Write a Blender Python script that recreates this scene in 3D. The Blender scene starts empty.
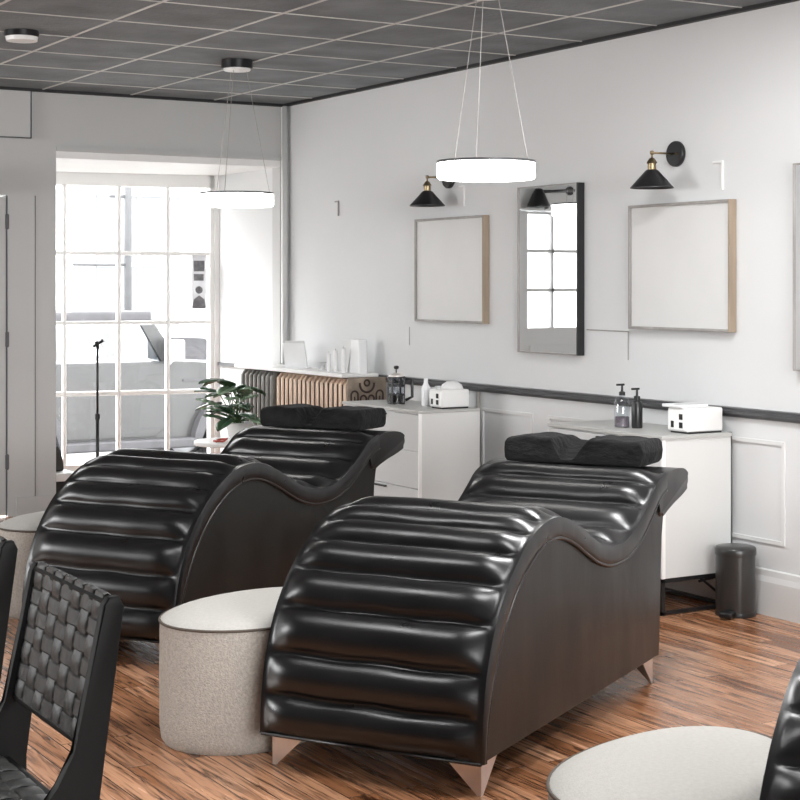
import bpy, bmesh, math, random
from mathutils import Vector, Matrix
random.seed(7)
SC = bpy.context.scene
COL = SC.collection
PI = math.pi
# ------------------------------------------------------------------ camera
FPX, EYE, YAW = 1650.0, 1.47, math.atan(978 / 1650.0)
cam_data = bpy.data.cameras.new('camera')
cam_data.sensor_width = 36
cam_data.lens = FPX * 36 / 800
cam_data.shift_y = -114 / 800
cam_data.clip_start = 0.05
cam = bpy.data.objects.new('camera', cam_data)
COL.objects.link(cam)
cam.location = (0, 0, EYE)
cam.rotation_euler = (PI / 2, 0, -YAW)
SC.camera = cam
# ------------------------------------------------------------------ world
w = bpy.data.worlds.new('overcast_sky')
SC.world = w
w.use_nodes = True
bgn = w.node_tree.nodes['Background']
bgn.inputs[0].default_value = (1.0, 1.0, 1.0, 1)
bgn.inputs[1].default_value = 6.0
# ------------------------------------------------------------------ sun, and fill lights added where none are seen
def area(name, loc, rot, sx, sy, power, col=(1, 1, 1)):
    l = bpy.data.lights.new(name, 'AREA')
    l.shape = 'RECTANGLE'; l.size = sx; l.size_y = sy; l.energy = power; l.color = col
    o = bpy.data.objects.new(name, l); COL.objects.link(o)
    o.location = loc; o.rotation_euler = rot
    return o
sun = bpy.data.lights.new('hazy_sun', 'SUN'); sun.energy = 6; sun.angle = .6
so = bpy.data.objects.new('hazy_sun', sun); COL.objects.link(so)
so.rotation_euler = Vector((-.56, .62, .55)).to_track_quat('Z', 'Y').to_euler()
# fill light added at an unseen left wall opening (X = -2.6), light comes in towards +X
area('left_opening_fill', (-2.50, 8.6, 1.75), (0, -PI / 2, 0), 1.3, 2.6, 50)
# fill light added at an unseen rear wall opening, light comes in towards +Y
area('rear_opening_fill', (1.6, -2.38, 1.75), (PI / 2, 0, 0), 4.6, 1.3, 195)
# unseen ceiling fill lights added over the near part of the room
for px_, py_, pw_ in ((3.73, 4.75, 36), (3.73, 2.35, 34), (2.53, 3.55, 17), (1.33, 4.75, 12)):
    area('ceiling_fill', (px_, py_, 2.725), (0, 0, 0), .55, .55, pw_)
vs = SC.view_settings
vs.view_transform = 'Standard'; vs.look = 'None'; vs.gamma = 1; vs.use_curve_mapping = False
vs.exposure = 0.5

# ------------------------------------------------------------------ helpers
def room(lat, dep):
    c, s = math.cos(YAW), math.sin(YAW)
    return lat * c + dep * s, -lat * s + dep * c

def mat(name, col, rough=.5, metal=0, spec=.5, noise=0, nscale=8, bump=0, bscale=60, emit=None, estr=0,
        trans=0, stretch=(1, 1, 1), coat=0, sheen=0, nrough=0):
    m = bpy.data.materials.new(name); m.use_nodes = True
    nt = m.node_tree; N = nt.nodes; L = nt.links
    b = N['Principled BSDF']
    col = tuple(col) + (1,)
    b.inputs['Base Color'].default_value = col
    b.inputs['Roughness'].default_value = rough
    b.inputs['Metallic'].default_value = metal
    b.inputs['Specular IOR Level'].default_value = spec
    b.inputs['Transmission Weight'].default_value = trans
    b.inputs['Coat Weight'].default_value = coat
    b.inputs['Sheen Weight'].default_value = sheen
    if emit:
        b.inputs['Emission Color'].default_value = tuple(emit) + (1,)
        b.inputs['Emission Strength'].default_value = estr
    tc = N.new('ShaderNodeTexCoord'); mp = N.new('ShaderNodeMapping')
    mp.inputs['Scale'].default_value = stretch
    L.new(tc.outputs['Object'], mp.inputs[0])
    if noise or nrough:
        n = N.new('ShaderNodeTexNoise'); n.inputs['Scale'].default_value = nscale; n.inputs['Detail'].default_value = 6
        L.new(mp.outputs[0], n.inputs['Vector'])
        if noise:
            r = N.new('ShaderNodeValToRGB')
            r.color_ramp.elements[0].position = .3; r.color_ramp.elements[1].position = .7
            r.color_ramp.elements[0].color = tuple(max(0, x * (1 - noise)) for x in col[:3]) + (1,)
            r.color_ramp.elements[1].color = tuple(min(1, x * (1 + noise)) for x in col[:3]) + (1,)
            L.new(n.outputs[0], r.inputs[0]); L.new(r.outputs[0], b.inputs['Base Color'])
        if nrough:
            mr = N.new('ShaderNodeMapRange')
            mr.inputs['From Min'].default_value = .3; mr.inputs['From Max'].default_value = .7
            mr.inputs['To Min'].default_value = max(.02, rough - nrough); mr.inputs['To Max'].default_value = min(1, rough + nrough)
            L.new(n.outputs[0], mr.inputs[0]); L.new(mr.outputs[0], b.inputs['Roughness'])
    if bump:
        n2 = N.new('ShaderNodeTexNoise'); n2.inputs['Scale'].default_value = bscale; n2.inputs['Detail'].default_value = 5
        L.new(mp.outputs[0], n2.inputs['Vector'])
        bp = N.new('ShaderNodeBump'); bp.inputs['Strength'].default_value = bump; bp.inputs['Distance'].default_value = .01
        L.new(n2.outputs[0], bp.inputs['Height']); L.new(bp.outputs[0], b.inputs['Normal'])
    return m

def glass_mat(name, tint=(1, 1, 1), gloss=.12):
    m = bpy.data.materials.new(name); m.use_nodes = True
    N = m.node_tree.nodes; L = m.node_tree.links
    N.remove(N['Principled BSDF'])
    t = N.new('ShaderNodeBsdfTransparent'); t.inputs[0].default_value = tuple(tint) + (1,)
    g = N.new('ShaderNodeBsdfGlossy'); g.inputs['Roughness'].default_value = .03
    fr = N.new('ShaderNodeFresnel'); fr.inputs[0].default_value = 1.45
    mu = N.new('ShaderNodeMath'); mu.operation = 'MULTIPLY_ADD'; mu.inputs[1].default_value = .8; mu.inputs[2].default_value = gloss * .2
    mx = N.new('ShaderNodeMixShader')
    ge = N.new('ShaderNodeNewGeometry'); iv = N.new('ShaderNodeMath'); iv.operation = 'SUBTRACT'; iv.inputs[0].default_value = 1
    m3 = N.new('ShaderNodeMath'); m3.operation = 'MULTIPLY'      # the second surface of a pane adds no mirror image of its own
    L.new(ge.outputs['Backfacing'], iv.inputs[1]); L.new(fr.outputs[0], mu.inputs[0])
    L.new(mu.outputs[0], m3.inputs[0]); L.new(iv.outputs[0], m3.inputs[1]); L.new(m3.outputs[0], mx.inputs[0])
    L.new(t.outputs[0], mx.inputs[1]); L.new(g.outputs[0], mx.inputs[2])
    L.new(mx.outputs[0], N['Material Output'].inputs[0])
    return m

class MB:
    def __init__(s): s.bm = bmesh.new()
    def box(s, x0, x1, y0, y1, z0, z1, bev=0, M=None):
        bm = bmesh.new()
        vs_ = [bm.verts.new((x, y, z)) for x in (x0, x1) for y in (y0, y1) for z in (z0, z1)]
        for f in ((0, 1, 3, 2), (4, 6, 7, 5), (0, 4, 5, 1), (2, 3, 7, 6), (0, 2, 6, 4), (1, 5, 7, 3)):
            bm.faces.new([vs_[i] for i in f])
        if bev: bmesh.ops.bevel(bm, geom=bm.edges[:], offset=bev, segments=3, affect='EDGES', profile=.5)
        s._add(bm, M); return s
    def _add(s, bm, M=None):
        bmesh.ops.recalc_face_normals(bm, faces=bm.faces[:])
        if M is not None: bm.transform(M)
        me = bpy.data.meshes.new('t'); bm.to_mesh(me); bm.free(); s.bm.from_mesh(me); bpy.data.meshes.remove(me)
    def prism(s, pts, a0, a1, axis='y', bev=0, M=None):
        """polygon pts in the plane across the axis, extruded along the axis from a0 to a1"""
        bm = bmesh.new()
        def mk(p, a): return {'y': (p[0], a, p[1]), 'x': (a, p[0], p[1]), 'z': (p[0], p[1], a)}[axis]
        A = [bm.verts.new(mk(p, a0)) for p in pts]; B = [bm.verts.new(mk(p, a1)) for p in pts]
        n = len(pts)
        caps = [bm.faces.new(A), bm.faces.new(B[::-1])]
        for i in range(n): bm.faces.new((A[i], B[i], B[(i + 1) % n], A[(i + 1) % n]))
        if bev:
            ed = [e for f in caps for e in f.edges]
            bmesh.ops.bevel(bm, geom=list(set(ed)), offset=bev, segments=3, affect='EDGES', profile=.5)
        bmesh.ops.triangulate(bm, faces=[f for f in bm.faces if len(f.verts) > 4])
        s._add(bm, M); return s
    def tube(s, pts, r, seg=10, closed=False, cap=True, M=None):
        bm = bmesh.new(); P = [Vector(p) for p in pts]; n = len(P); rings = []
        rr = r if isinstance(r, (list, tuple)) else [r] * n
        up = None
        for i, p in enumerate(P):
            if closed: t = P[(i + 1) % n] - P[i - 1]
            else: t = P[min(i + 1, n - 1)] - P[max(i - 1, 0)]
            t.normalize()
            if up is None:
                up = Vector((0, 0, 1)) if abs(t.z) < .9 else Vector((1, 0, 0))
            a = (up - t * up.dot(t)).normalized(); up = a; b = t.cross(a)
            rings.append([bm.verts.new(p + (a * math.cos(q) + b * math.sin(q)) * rr[i]) for q in [2 * PI * k / seg for k in range(seg)]])
        for i in range(n if closed else n - 1):
            A, B = rings[i], rings[(i + 1) % n]
            for k in range(seg): bm.faces.new((A[k], A[(k + 1) % seg], B[(k + 1) % seg], B[k]))
        if cap and not closed: bm.faces.new(rings[0]); bm.faces.new(rings[-1])
        s._add(bm, M); return s
    def lathe(s, prof, seg=32, M=None, closed=False, sq=None):
        bm = bmesh.new(); rings = []
        for r, z in prof:
            rings.append([bm.verts.new((r * math.cos(2 * PI * k / seg), r * math.sin(2 * PI * k / seg), z)) for k in range(seg)] if r > 1e-6 else [bm.verts.new((0, 0, z))])
        m = len(rings)
        for i in range(m if closed else m - 1):
            A, B = rings[i], rings[(i + 1) % m]
            for k in range(seg):
                k2 = (k + 1) % seg
                if len(A) == 1 and len(B) == 1: continue
                if len(A) == 1: bm.faces.new((A[0], B[k], B[k2]))
                elif len(B) == 1: bm.faces.new((A[k], A[k2], B[0]))
                else: bm.faces.new((A[k], A[k2], B[k2], B[k]))
        s._add(bm, M); return s
    def grid(s, fn, nu, nv, M=None, cu=False):
        bm = bmesh.new()
        V = [[bm.verts.new(fn(i / (nu if cu else nu - 1), j / (nv - 1))) for j in range(nv)] for i in range(nu)]
        for i in range(nu if cu else nu - 1):
            for j in range(nv - 1):
                i2 = (i + 1) % nu
                bm.faces.new((V[i][j], V[i2][j], V[i2][j + 1], V[i][j + 1]))
        s._add(bm, M); return s
    def build(s, name, m, parent=None, smooth=False, loc=None, auto=None):
        me = bpy.data.meshes.new(name); s.bm.to_mesh(me); s.bm.free()
        me.materials.append(m)
        if smooth or auto:
            for p in me.polygons: p.use_smooth = True
        if auto:
            me.set_sharp_from_angle(angle=math.radians(auto))
        o = bpy.data.objects.new(name, me); COL.objects.link(o)
        if parent: o.parent = parent
        if loc: o.location = loc
        return o

def tag(o, label, cat, group=None, kind=None):
    o['label'] = label; o['category'] = cat
    if group: o['group'] = group
    if kind: o['kind'] = kind
    return o
def thing(name, loc, rz, label, cat, group=None):
    o = bpy.data.objects.new(name, None); COL.objects.link(o)
    o.location = loc; o.rotation_euler = (0, 0, rz); o.empty_display_size = .1
    return tag(o, label, cat, group)
def struct(o, label=None):
    o['kind'] = 'structure'
    if label: o['label'] = label
    return o
def dup(root, loc, rz, label, group=None):
    def cp(o, par):
        c = o.copy(); COL.objects.link(c); c.parent = par
        for ch in kids[o.name]: cp(ch, c)
        return c
    kids = {}
    def walk(o):
        kids[o.name] = [x for x in o.children]
        for x in o.children: walk(x)
    walk(root)
    r = cp(root, None); r.location = loc; r.rotation_euler = (0, 0, rz); r['label'] = label
    if group: r['group'] = group
    return r
def catmull(P, k=6):
    out = []
    for i in range(len(P) - 1):
        p0 = P[max(i - 1, 0)]; p1 = P[i]; p2 = P[i + 1]; p3 = P[min(i + 2, len(P) - 1)]
        for j in range(k):
            t = j / k
            out.append(tuple(.5 * ((2 * b) + (-a + c) * t + (2 * a - 5 * b + 4 * c - d) * t * t + (-a + 3 * b - 3 * c + d) * t ** 3) for a, b, c, d in zip(p0, p1, p2, p3)))
    out.append(tuple(P[-1])); return out

# ------------------------------------------------------------------ materials
M = {}
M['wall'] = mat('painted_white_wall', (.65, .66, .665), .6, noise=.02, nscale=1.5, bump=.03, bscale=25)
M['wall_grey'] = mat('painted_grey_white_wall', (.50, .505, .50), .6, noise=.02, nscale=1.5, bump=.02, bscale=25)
M['wall_dark'] = mat('reflection_dark_wall', (.04, .041, .043), .7, noise=.05, nscale=2)  # made-up dark colour of unseen walls, keeps the leather reflections dark
M['wains'] = mat('white_wainscot_paint', (.68, .685, .68), .4, noise=.02, nscale=2)
M['white'] = mat('white_gloss_paint', (.80, .80, .79), .35, noise=.015, nscale=3)
M['rail'] = mat('dark_grey_rail_paint', (.055, .056, .06), .35, noise=.2, nscale=6)
M['ceil'] = mat('dark_grey_ceiling_tile', (.155, .170, .182), .8, noise=.25, nscale=3, bump=.5, bscale=40)
M['grid'] = mat('light_ceiling_grid_metal', (.50, .49, .47), .45, noise=.1, nscale=4)
M['blackline'] = mat('black_ceiling_edge', (.012, .012, .013), .6, noise=.1)
M['black'] = mat('black_metal', (.012, .012, .013), .38, noise=.2, nscale=10)
M['blackpl'] = mat('black_plastic', (.015, .015, .016), .3, noise=.1, nscale=10)
M['chrome'] = mat('brushed_steel', (.85, .80, .77), .3, metal=.8, noise=.05, nscale=20)
M['brass'] = mat('antique_brass', (.30, .235, .14), .3, metal=1, noise=.15, nscale=20)
M['leather'] = mat('black_faux_leather', (.004, .004, .0045), .31, spec=.65, noise=.1, nscale=9, nrough=.04)
M['leather_side'] = mat('black_leather_side_panel', (.008, .008, .0072), .38, spec=.42, noise=.35, nscale=5, bump=.18, bscale=7, nrough=.08, stretch=(1, 1, .35))
M['strap'] = mat('black_leather_strap', (.028, .028, .027), .45, spec=.45, noise=.25, nscale=12, bump=.15, bscale=60)
M['darkwood'] = mat('black_lacquered_wood', (.005, .005, .005), .5, spec=.12, noise=.2, nscale=8)
M['fur'] = mat('black_plush_fabric', (.012, .012, .0125), .85, spec=.12, noise=.5, nscale=14, bump=.9, bscale=45, sheen=.04, stretch=(1, .5, 1))
M['boucle'] = mat('beige_boucle_fabric', (.50, .465, .42), .95, spec=.1, noise=.16, nscale=110, bump=.6, bscale=200)
M['boucle_lit_top'] = mat('beige_boucle_lit_top', (.52, .505, .475), .95, spec=.1, noise=.05, nscale=90, bump=.25, bscale=200)  # smoother boucle, with light from above put into its paler colour
M['seam'] = mat('brown_seam_cord', (.10, .08, .065), .8, noise=.1)
M['cab'] = mat('white_lacquer_cabinet', (.66, .665, .655), .3, noise=.015, nscale=3)
M['cabfront'] = mat('pale_grey_drawer_front', (.56, .57, .57), .35, noise=.015, nscale=3)
M['cabedge'] = mat('bright_white_edge_band', (.88, .88, .87), .35, noise=.01)
M['mirror'] = mat('silvered_mirror', (.86, .88, .89), .015, metal=1, noise=.004)
M['glass'] = glass_mat('window_glass')
M['clear'] = glass_mat('clear_bottle_glass', (.86, .88, .90), .5)
M['paper'] = mat('pale_paper_print', (.64, .645, .64), .55, noise=.035, nscale=2.2)
M['framelight'] = mat('thin_grey_frame', (.30, .285, .27), .4, noise=.2, nscale=12, stretch=(1, 1, .2))
M['framewood'] = mat('taupe_wood_frame', (.34, .27, .20), .5, noise=.3, nscale=12, stretch=(1, 1, .1))
M['diffuser'] = mat('lit_white_diffuser', (.9, .9, .9), .5, emit=(1, .98, .95), estr=9, noise=.01)
M['bulb'] = mat('warm_bulb', (.9, .85, .7), .4, emit=(1, .9, .75), estr=2)
M['copper'] = mat('copper_painted_iron', (.66, .50, .38), .35, metal=.25, noise=.15, nscale=9)
M['coppdark'] = mat('gap_shade_and_ornament', (.035, .018, .014), .6, noise=.2)  # shade between the fins put into the colour; also the ornament's dark tone
M['greyiron'] = mat('grey_cast_iron', (.22, .215, .20), .45, metal=.3, noise=.2, nscale=9)
M['orn'] = mat('aged_bronze_plate', (.26, .21, .165), .5, metal=.3, noise=.35, nscale=14, bump=.3, bscale=50)
M['leaf'] = mat('dark_green_leaf', (.035, .085, .04), .35, noise=.4, nscale=12, coat=.2)
M['leaflight'] = mat('pale_green_leaf', (.16, .24, .15), .35, noise=.35, nscale=14, coat=.2)
M['stem'] = mat('green_stem', (.07, .13, .05), .5, noise=.2)
M['soil'] = mat('brown_soil', (.04, .028, .02), .9, noise=.4, bump=.6)
M['red'] = mat('red_rubber', (.45, .06, .04), .4, noise=.1)
M['bin'] = mat('dark_brushed_steel', (.055, .055, .054), .28, metal=.5, noise=.15, nscale=6, stretch=(1, 1, .1))
M['acry'] = mat('milky_acrylic', (.80, .81, .82), .25, noise=.02)
M['cabtop'] = mat('pale_grey_cabinet_top', (.46, .46, .445), .35, noise=.02, nscale=3)
def translucent(name, col):
    m = bpy.data.materials.new(name); m.use_nodes = True; N = m.node_tree.nodes; L = m.node_tree.links
    t = N.new('ShaderNodeBsdfTranslucent'); t.inputs[0].default_value = tuple(col) + (1,)
    x = N.new('ShaderNodeMixShader'); x.inputs[0].default_value = .45
    N['Principled BSDF'].inputs['Base Color'].default_value = tuple(col) + (1,)
    L.new(N['Principled BSDF'].outputs[0], x.inputs[1]); L.new(t.outputs[0], x.inputs[2]); L.new(x.outputs[0], N['Material Output'].inputs[0])
    return m
M['posterpaper'] = translucent('thin_poster_paper', (.6, .6, .61))
M['posterink'] = mat('grey_poster_ink', (.16, .16, .17), .7, noise=.3, nscale=40)
M['towel'] = mat('soft_white_tissue', (.75, .75, .75), .8, noise=.03, bump=.4)
M['asph'] = mat('grey_asphalt', (.22, .22, .22), .9, noise=.2, bump=.4)
M['pave'] = mat('pale_pavement', (.55, .55, .54), .8, noise=.08, nscale=2)
M['facade'] = mat('white_rendered_facade', (.78, .79, .79), .7, noise=.03, nscale=.8)
M['facade2'] = mat('pale_grey_stone', (.55, .56, .57), .7, noise=.05, nscale=.8)
M['farglass'] = mat('pale_reflecting_glass', (.16, .17, .18), .25, noise=.2, nscale=.7)
M['jeep'] = mat('grey_metallic_car_paint', (.032, .033, .034), .45, metal=.2, noise=.1, nscale=3, coat=.3)
M['jeeptrim'] = mat('dark_grey_car_trim', (.05, .05, .055), .6, noise=.2)
M['carwin'] = glass_mat('tinted_car_glass', (.72, .75, .78), .6)
M['tyre'] = mat('black_tyre_rubber', (.025, .025, .028), .8, noise=.3, bump=.5)
M['wheel'] = mat('alloy_wheel', (.40, .41, .43), .3, metal=.8, noise=.1)
M['carwhite'] = mat('white_car_paint', (.78, .79, .80), .3, noise=.01, coat=.3)
M['polegrey'] = mat('grey_street_metal', (.10, .103, .107), .6, noise=.1)

def wood_floor():
    m = bpy.data.materials.new('brown_plank_floor'); m.use_nodes = True
    nt = m.node_tree; N = nt.nodes; L = nt.links; b = N['Principled BSDF']
    tc = N.new('ShaderNodeTexCoord'); mp = N.new('ShaderNodeMapping'); mp.inputs['Rotation'].default_value = (0, 0, PI / 2)
    L.new(tc.outputs['Object'], mp.inputs[0])
    br = N.new('ShaderNodeTexBrick'); br.offset = .37; br.offset_frequency = 2; br.squash = 1
    br.inputs['Color1'].default_value = (0, 0, 0, 1); br.inputs['Color2'].default_value = (1, 1, 1, 1)
    br.inputs['Mortar'].default_value = (.35, .35, .35, 1)
    br.inputs['Scale'].default_value = 1; br.inputs['Mortar Size'].default_value = .0022; br.inputs['Mortar Smooth'].default_value = .2
    br.inputs['Brick Width'].default_value = .95; br.inputs['Row Height'].default_value = .088
    L.new(mp.outputs[0], br.inputs['Vector'])
    # grain, stretched along the plank (x after rotation)
    mp2 = N.new('ShaderNodeMapping'); mp2.inputs['Scale'].default_value = (3.0, 48, 1)
    L.new(mp.outputs[0], mp2.inputs[0])
    # shift the grain from plank to plank
    ad = N.new('ShaderNodeVectorMath'); ad.operation = 'ADD'
    sc = N.new('ShaderNodeVectorMath'); sc.operation = 'SCALE'; sc.inputs['Scale'].default_value = 17
    L.new(br.outputs['Color'], sc.inputs[0]); L.new(mp2.outputs[0], ad.inputs[0]); L.new(sc.outputs[0], ad.inputs[1])
    n = N.new('ShaderNodeTexNoise'); n.inputs['Scale'].default_value = 1.0; n.inputs['Detail'].default_value = 8; n.inputs['Distortion'].default_value = 1.6
    L.new(ad.outputs[0], n.inputs['Vector'])
    n3 = N.new('ShaderNodeTexNoise'); n3.inputs['Scale'].default_value = .35; n3.inputs['Detail'].default_value = 4; n3.inputs['Distortion'].default_value = 1
    L.new(ad.outputs[0], n3.inputs['Vector'])
    base = N.new('ShaderNodeValToRGB'); cr = base.color_ramp
    cr.elements[0].position = 0; cr.elements[0].color = (.105, .040, .019, 1)
    cr.elements[1].position = 1; cr.elements[1].color = (.66, .36, .21, 1)
    e = cr.elements.new(.45); e.color = (.29, .120, .052, 1)
    e = cr.elements.new(.72); e.color = (.48, .235, .125, 1)
    m1 = N.new('ShaderNodeMath'); m1.operation = 'MULTIPLY_ADD'; m1.inputs[1].default_value = .55; m1.inputs[2].default_value = .0
    L.new(br.outputs['Color'], m1.inputs[0])
    m2 = N.new('ShaderNodeMath'); m2.operation = 'MULTIPLY_ADD'; m2.inputs[1].default_value = .75
    L.new(n3.outputs[0], m2.inputs[0]); L.new(m1.outputs[0], m2.inputs[2])
    L.new(m2.outputs[0], base.inputs[0])
    gr = N.new('ShaderNodeValToRGB'); g = gr.color_ramp
    g.elements[0].position = .33; g.elements[0].color = (.15, .115, .095, 1)
    g.elements[1].position = .52; g.elements[1].color = (1, 1, 1, 1)
    L.new(n.outputs[0], gr.inputs[0])
    mx = N.new('ShaderNodeMix'); mx.data_type = 'RGBA'; mx.blend_type = 'MULTIPLY'; mx.inputs[0].default_value = .95
    L.new(base.outputs[0], mx.inputs[6]); L.new(gr.outputs[0], mx.inputs[7])
    mor = N.new('ShaderNodeMix'); mor.data_type = 'RGBA'; mor.inputs[7].default_value = (.05, .02, .01, 1)
    L.new(br.outputs['Fac'], mor.inputs[0]); L.new(mx.outputs[2], mor.inputs[6])
    L.new(mor.outputs[2], b.inputs['Base Color'])
    mr = N.new('ShaderNodeMapRange'); mr.inputs['To Min'].default_value = .18; mr.inputs['To Max'].default_value = .34
    L.new(n3.outputs[0], mr.inputs[0]); L.new(mr.outputs[0], b.inputs['Roughness'])
    bp = N.new('ShaderNodeBump'); bp.inputs['Strength'].default_value = .12; bp.inputs['Distance'].default_value = .002
    L.new(n.outputs[0], bp.inputs['Height']); L.new(bp.outputs[0], b.inputs['Normal'])
    b.inputs['Specular IOR Level'].default_value = .6
    return m
M['floor'] = wood_floor()

# ------------------------------------------------------------------ room shell
XL, XR, YF, YB, ZC = -2.6, 5.18, -2.5, 10.31, 2.735
OX0, OX1, OZ = 3.526, 5.14, 2.298          # opening of the bay in the back wall
GY = 11.405                                 # where the slanted shop window meets the bay's right side
ga = math.radians(10)
GD = Vector((-math.cos(ga), math.sin(ga), 0)); GP = Vector((OX1, GY, 0)); GN = Vector((math.sin(ga), math.cos(ga), 0))
fl = MB().box(XL, XR + .12, YF, YB, -.12, 0).box(OX0 - .1, OX1 + .06, YB, GY + .32, -.12, 0)
struct(fl.build('floor', M['floor']), 'brown wood plank floor with dark streaks')
ce = MB().box(XL, XR + .12, YF, YB + .12, ZC, ZC + .1)
ceil_o = struct(ce.build('ceiling', M['ceil']), 'dark grey tiled ceiling with a light metal grid')
g = MB()
xs = [4.63 - .6 * k for k in range(13)]
ys = [6.25 + .6 * k for k in range(-15, 7)]
for x in xs:
    if x > XL: g.box(x - .007, x + .007, YF, YB, ZC - .004, ZC + .002)
for y in ys:
    if YF < y < YB: g.box(XL, XR, y - .005, y + .005, ZC - .0035, ZC + .002)
g.build('ceiling_grid', M['grid'], ceil_o)
MB().box(XR - .03, XR, YF, YB, ZC - .018, ZC + .001).box(OX0 - 1, XR, YB - .03, YB, ZC - .018, ZC + .001).box(XL, OX0 - 1, YB - .03, YB, ZC - .018, ZC + .001).build('ceiling_edge_trim', M['blackline'], ceil_o)

struct(MB().box(XR, XR + .12, YF, YB + .12, 0, ZC).build('wall_right', M['wall']), 'long white wall with wainscot')
# back wall with the door (X 2.39..3.21) and the bay opening
DX0, DX1, DZ = 2.42, 3.21, 2.05
wb = MB()
wb.box(XL, DX0, YB, YB + .12, 0, ZC).box(DX0, DX1, YB, YB + .12, DZ, ZC).box(DX1, OX0, YB, YB + .12, 0, ZC)
wb.box(OX0, XR, YB, YB + .12, OZ + .06, ZC).box(OX1, XR, YB, YB + .12, 0, OZ + .06)
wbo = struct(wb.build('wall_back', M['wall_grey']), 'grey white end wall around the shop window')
MB().box(OX0, OX1, YB - .02, YB + .0, OZ + .045, OZ + .07).build('header_ledge', M['wall_grey'], wbo)
# bay side walls, soffit
struct(MB().box(OX1, OX1 + .1, YB + .12, GY + .12, 0, OZ + .06).build('wall_bay_right', M['wall']), 'white side wall beside the shop window')
bl = struct(MB().box(OX0 - .14, OX0 - .02, YB + .12, GY + .34, 0, OZ + .06).build('wall_bay_left', M['wall']))
struct(MB().box(OX0 - .14, OX1 + .1, YB + .12, GY + .36, OZ, OZ + .1).build('ceiling_bay', M['white']))
struct(MB().box(OX0, OX1, YB + .0, YB + .12, OZ, OZ + .06).build('trim_1', M['white']))
# unseen left and rear walls, coloured dark, with openings added for fill light
struct(MB().box(XL - .12, XL, YF, 7.2, 0, ZC).box(XL - .12, XL, 9.95, YB + .12, 0, ZC)
       .box(XL - .12, XL, 7.2, 9.95, 0, 1.0).box(XL - .12, XL, 7.2, 9.95, 2.45, ZC).build('wall_left', M['wall_dark']))
struct(MB().box(XL, -.7, YF - .12, YF, 0, ZC).box(3.9, XR, YF - .12, YF, 0, ZC).box(-.7, 3.9, YF - .12, YF, 0, 1.05).box(-.7, 3.9, YF - .12, YF, 2.42, ZC).build('wall_rear', M['wall_dark']))
# column panel lines, soffit box at the top left, corner post
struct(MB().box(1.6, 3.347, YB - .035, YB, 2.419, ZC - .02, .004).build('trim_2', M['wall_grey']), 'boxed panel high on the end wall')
struct(MB().box(1.6, 3.351, YB - .037, YB, 2.413, 2.419).box(3.347, 3.353, YB - .037, YB, 2.413, ZC - .02).build('trim_3', M['rail']), 'dark outline of the boxed panel')
struct(MB().box(3.385, 3.389, YB - .004, YB, .1, 2.05).build('trim_4', M['polegrey']))
cp = MB().box(OX1 + .005, XR - .001, YB - .045, YB, .93, ZC - .02, .004)
struct(cp.build('trim_5', M['white']), 'white corner post')
MBp = MB().tube([(XR - .035, YB - .07, .935), (XR - .035, YB - .07, ZC - .02)], .02, 14)
tag(MBp.build('corner_pipe', M['wall_grey'], smooth=True), 'grey vertical pipe in the corner above the radiator shelf', 'pipe')
# chair rail: right wall and bay side wall
struct(MB().prism([(XR, .868), (XR - .018, .872), (XR - .03, .885), (XR - .03, .898), (XR - .02, .903), (XR - .02, .912), (XR, .915)], YF, YB - .05, 'y').build('trim_6', M['rail']), 'dark chair rail along the long white wall')
struct(MB().box(OX1 - .02, OX1, YB + .13, GY - .09, .875, .9).build('trim_7', M['rail']))
# wainscot mouldings on the right wall
def panel(mb, y0, y1, z0, z1, t=.018, d=.009):
    for a in ((y0, y1, z1 - t, z1), (y0, y1, z0, z0 + t), (y0, y0 + t, z0 + t, z1 - t), (y1 - t, y1, z0 + t, z1 - t)):
        mb.box(XR - d, XR, *a)
pm = MB()
y = 2.2
while y < 9.8:
    panel(pm, y, y + .50, .32, .78)
    y += .64
struct(pm.build('trim_8', M['wains']), 'white wainscot panel mouldings')
struct(MB().prism([(XR, 0), (XR - .022, 0), (XR - .022, .15), (XR - .014, .175), (XR - .012, .20), (XR, .205)], YF, YB, 'y').build('baseboard_right', M['wains']))
struct(MB().box(DX1 + .05, OX0, YB - .018, YB, 0, .12).box(XL, DX0 - .05, YB - .018, YB, 0, .12).build('baseboard_back', M['wall_grey']))
# small trunking and cables on the right wall
def wallbox(name, y0, y1, z0, z1, m, label, cat, d=.012):
    return tag(MB().box(XR - d, XR, y0, y1, z0, z1, .002).build(name, m), label, cat)
c1 = MB().box(XR - .01, XR, 5.80, 5.812, 1.915, 2.05, .002).box(XR - .01, XR, 5.812, 5.87, 2.04, 2.05, .002)
tag(c1.build('cable_trunking', M['white']), 'small white angled cable cover right of the wall lamp with brass socket', 'cable cover')
c1 = MB().box(XR - .01, XR, 8.00, 8.012, 1.93, 2.05, .002).box(XR - .01, XR, 8.012, 8.06, 2.04, 2.05, .002)
tag(c1.build('cable_trunking', M['white']), 'small white angled cable cover under the glowing ring lamp', 'cable cover')
c1 = MB().box(XR - .01, XR, 9.52, 9.53, 1.93, 2.03, .002).box(XR - .01, XR, 9.53, 9.57, 2.02, 2.03, .002)
tag(c1.build('wall_bracket', M['framelight']), 'tiny hooked bracket alone high on the white wall near the corner', 'bracket')
c1 = MB().tube([(XR - .004, 6.84, 1.245), (XR - .004, 6.5, 1.243)], .003, 6).tube([(XR - .004, 6.5, 1.243), (XR - .004, 6.5, 1.10)], .003, 6)
tag(c1.build('thin_cable', M['framelight']), 'thin grey cable between the tall mirror and the large picture', 'cable')
c1 = MB().tube([(XR - .004, 8.62, 1.22), (XR - .004, 8.62, 1.11)], .0025, 6)
tag(c1.build('thin_cable', M['framelight']), 'short thin hanging cable below the small picture', 'cable')
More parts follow.
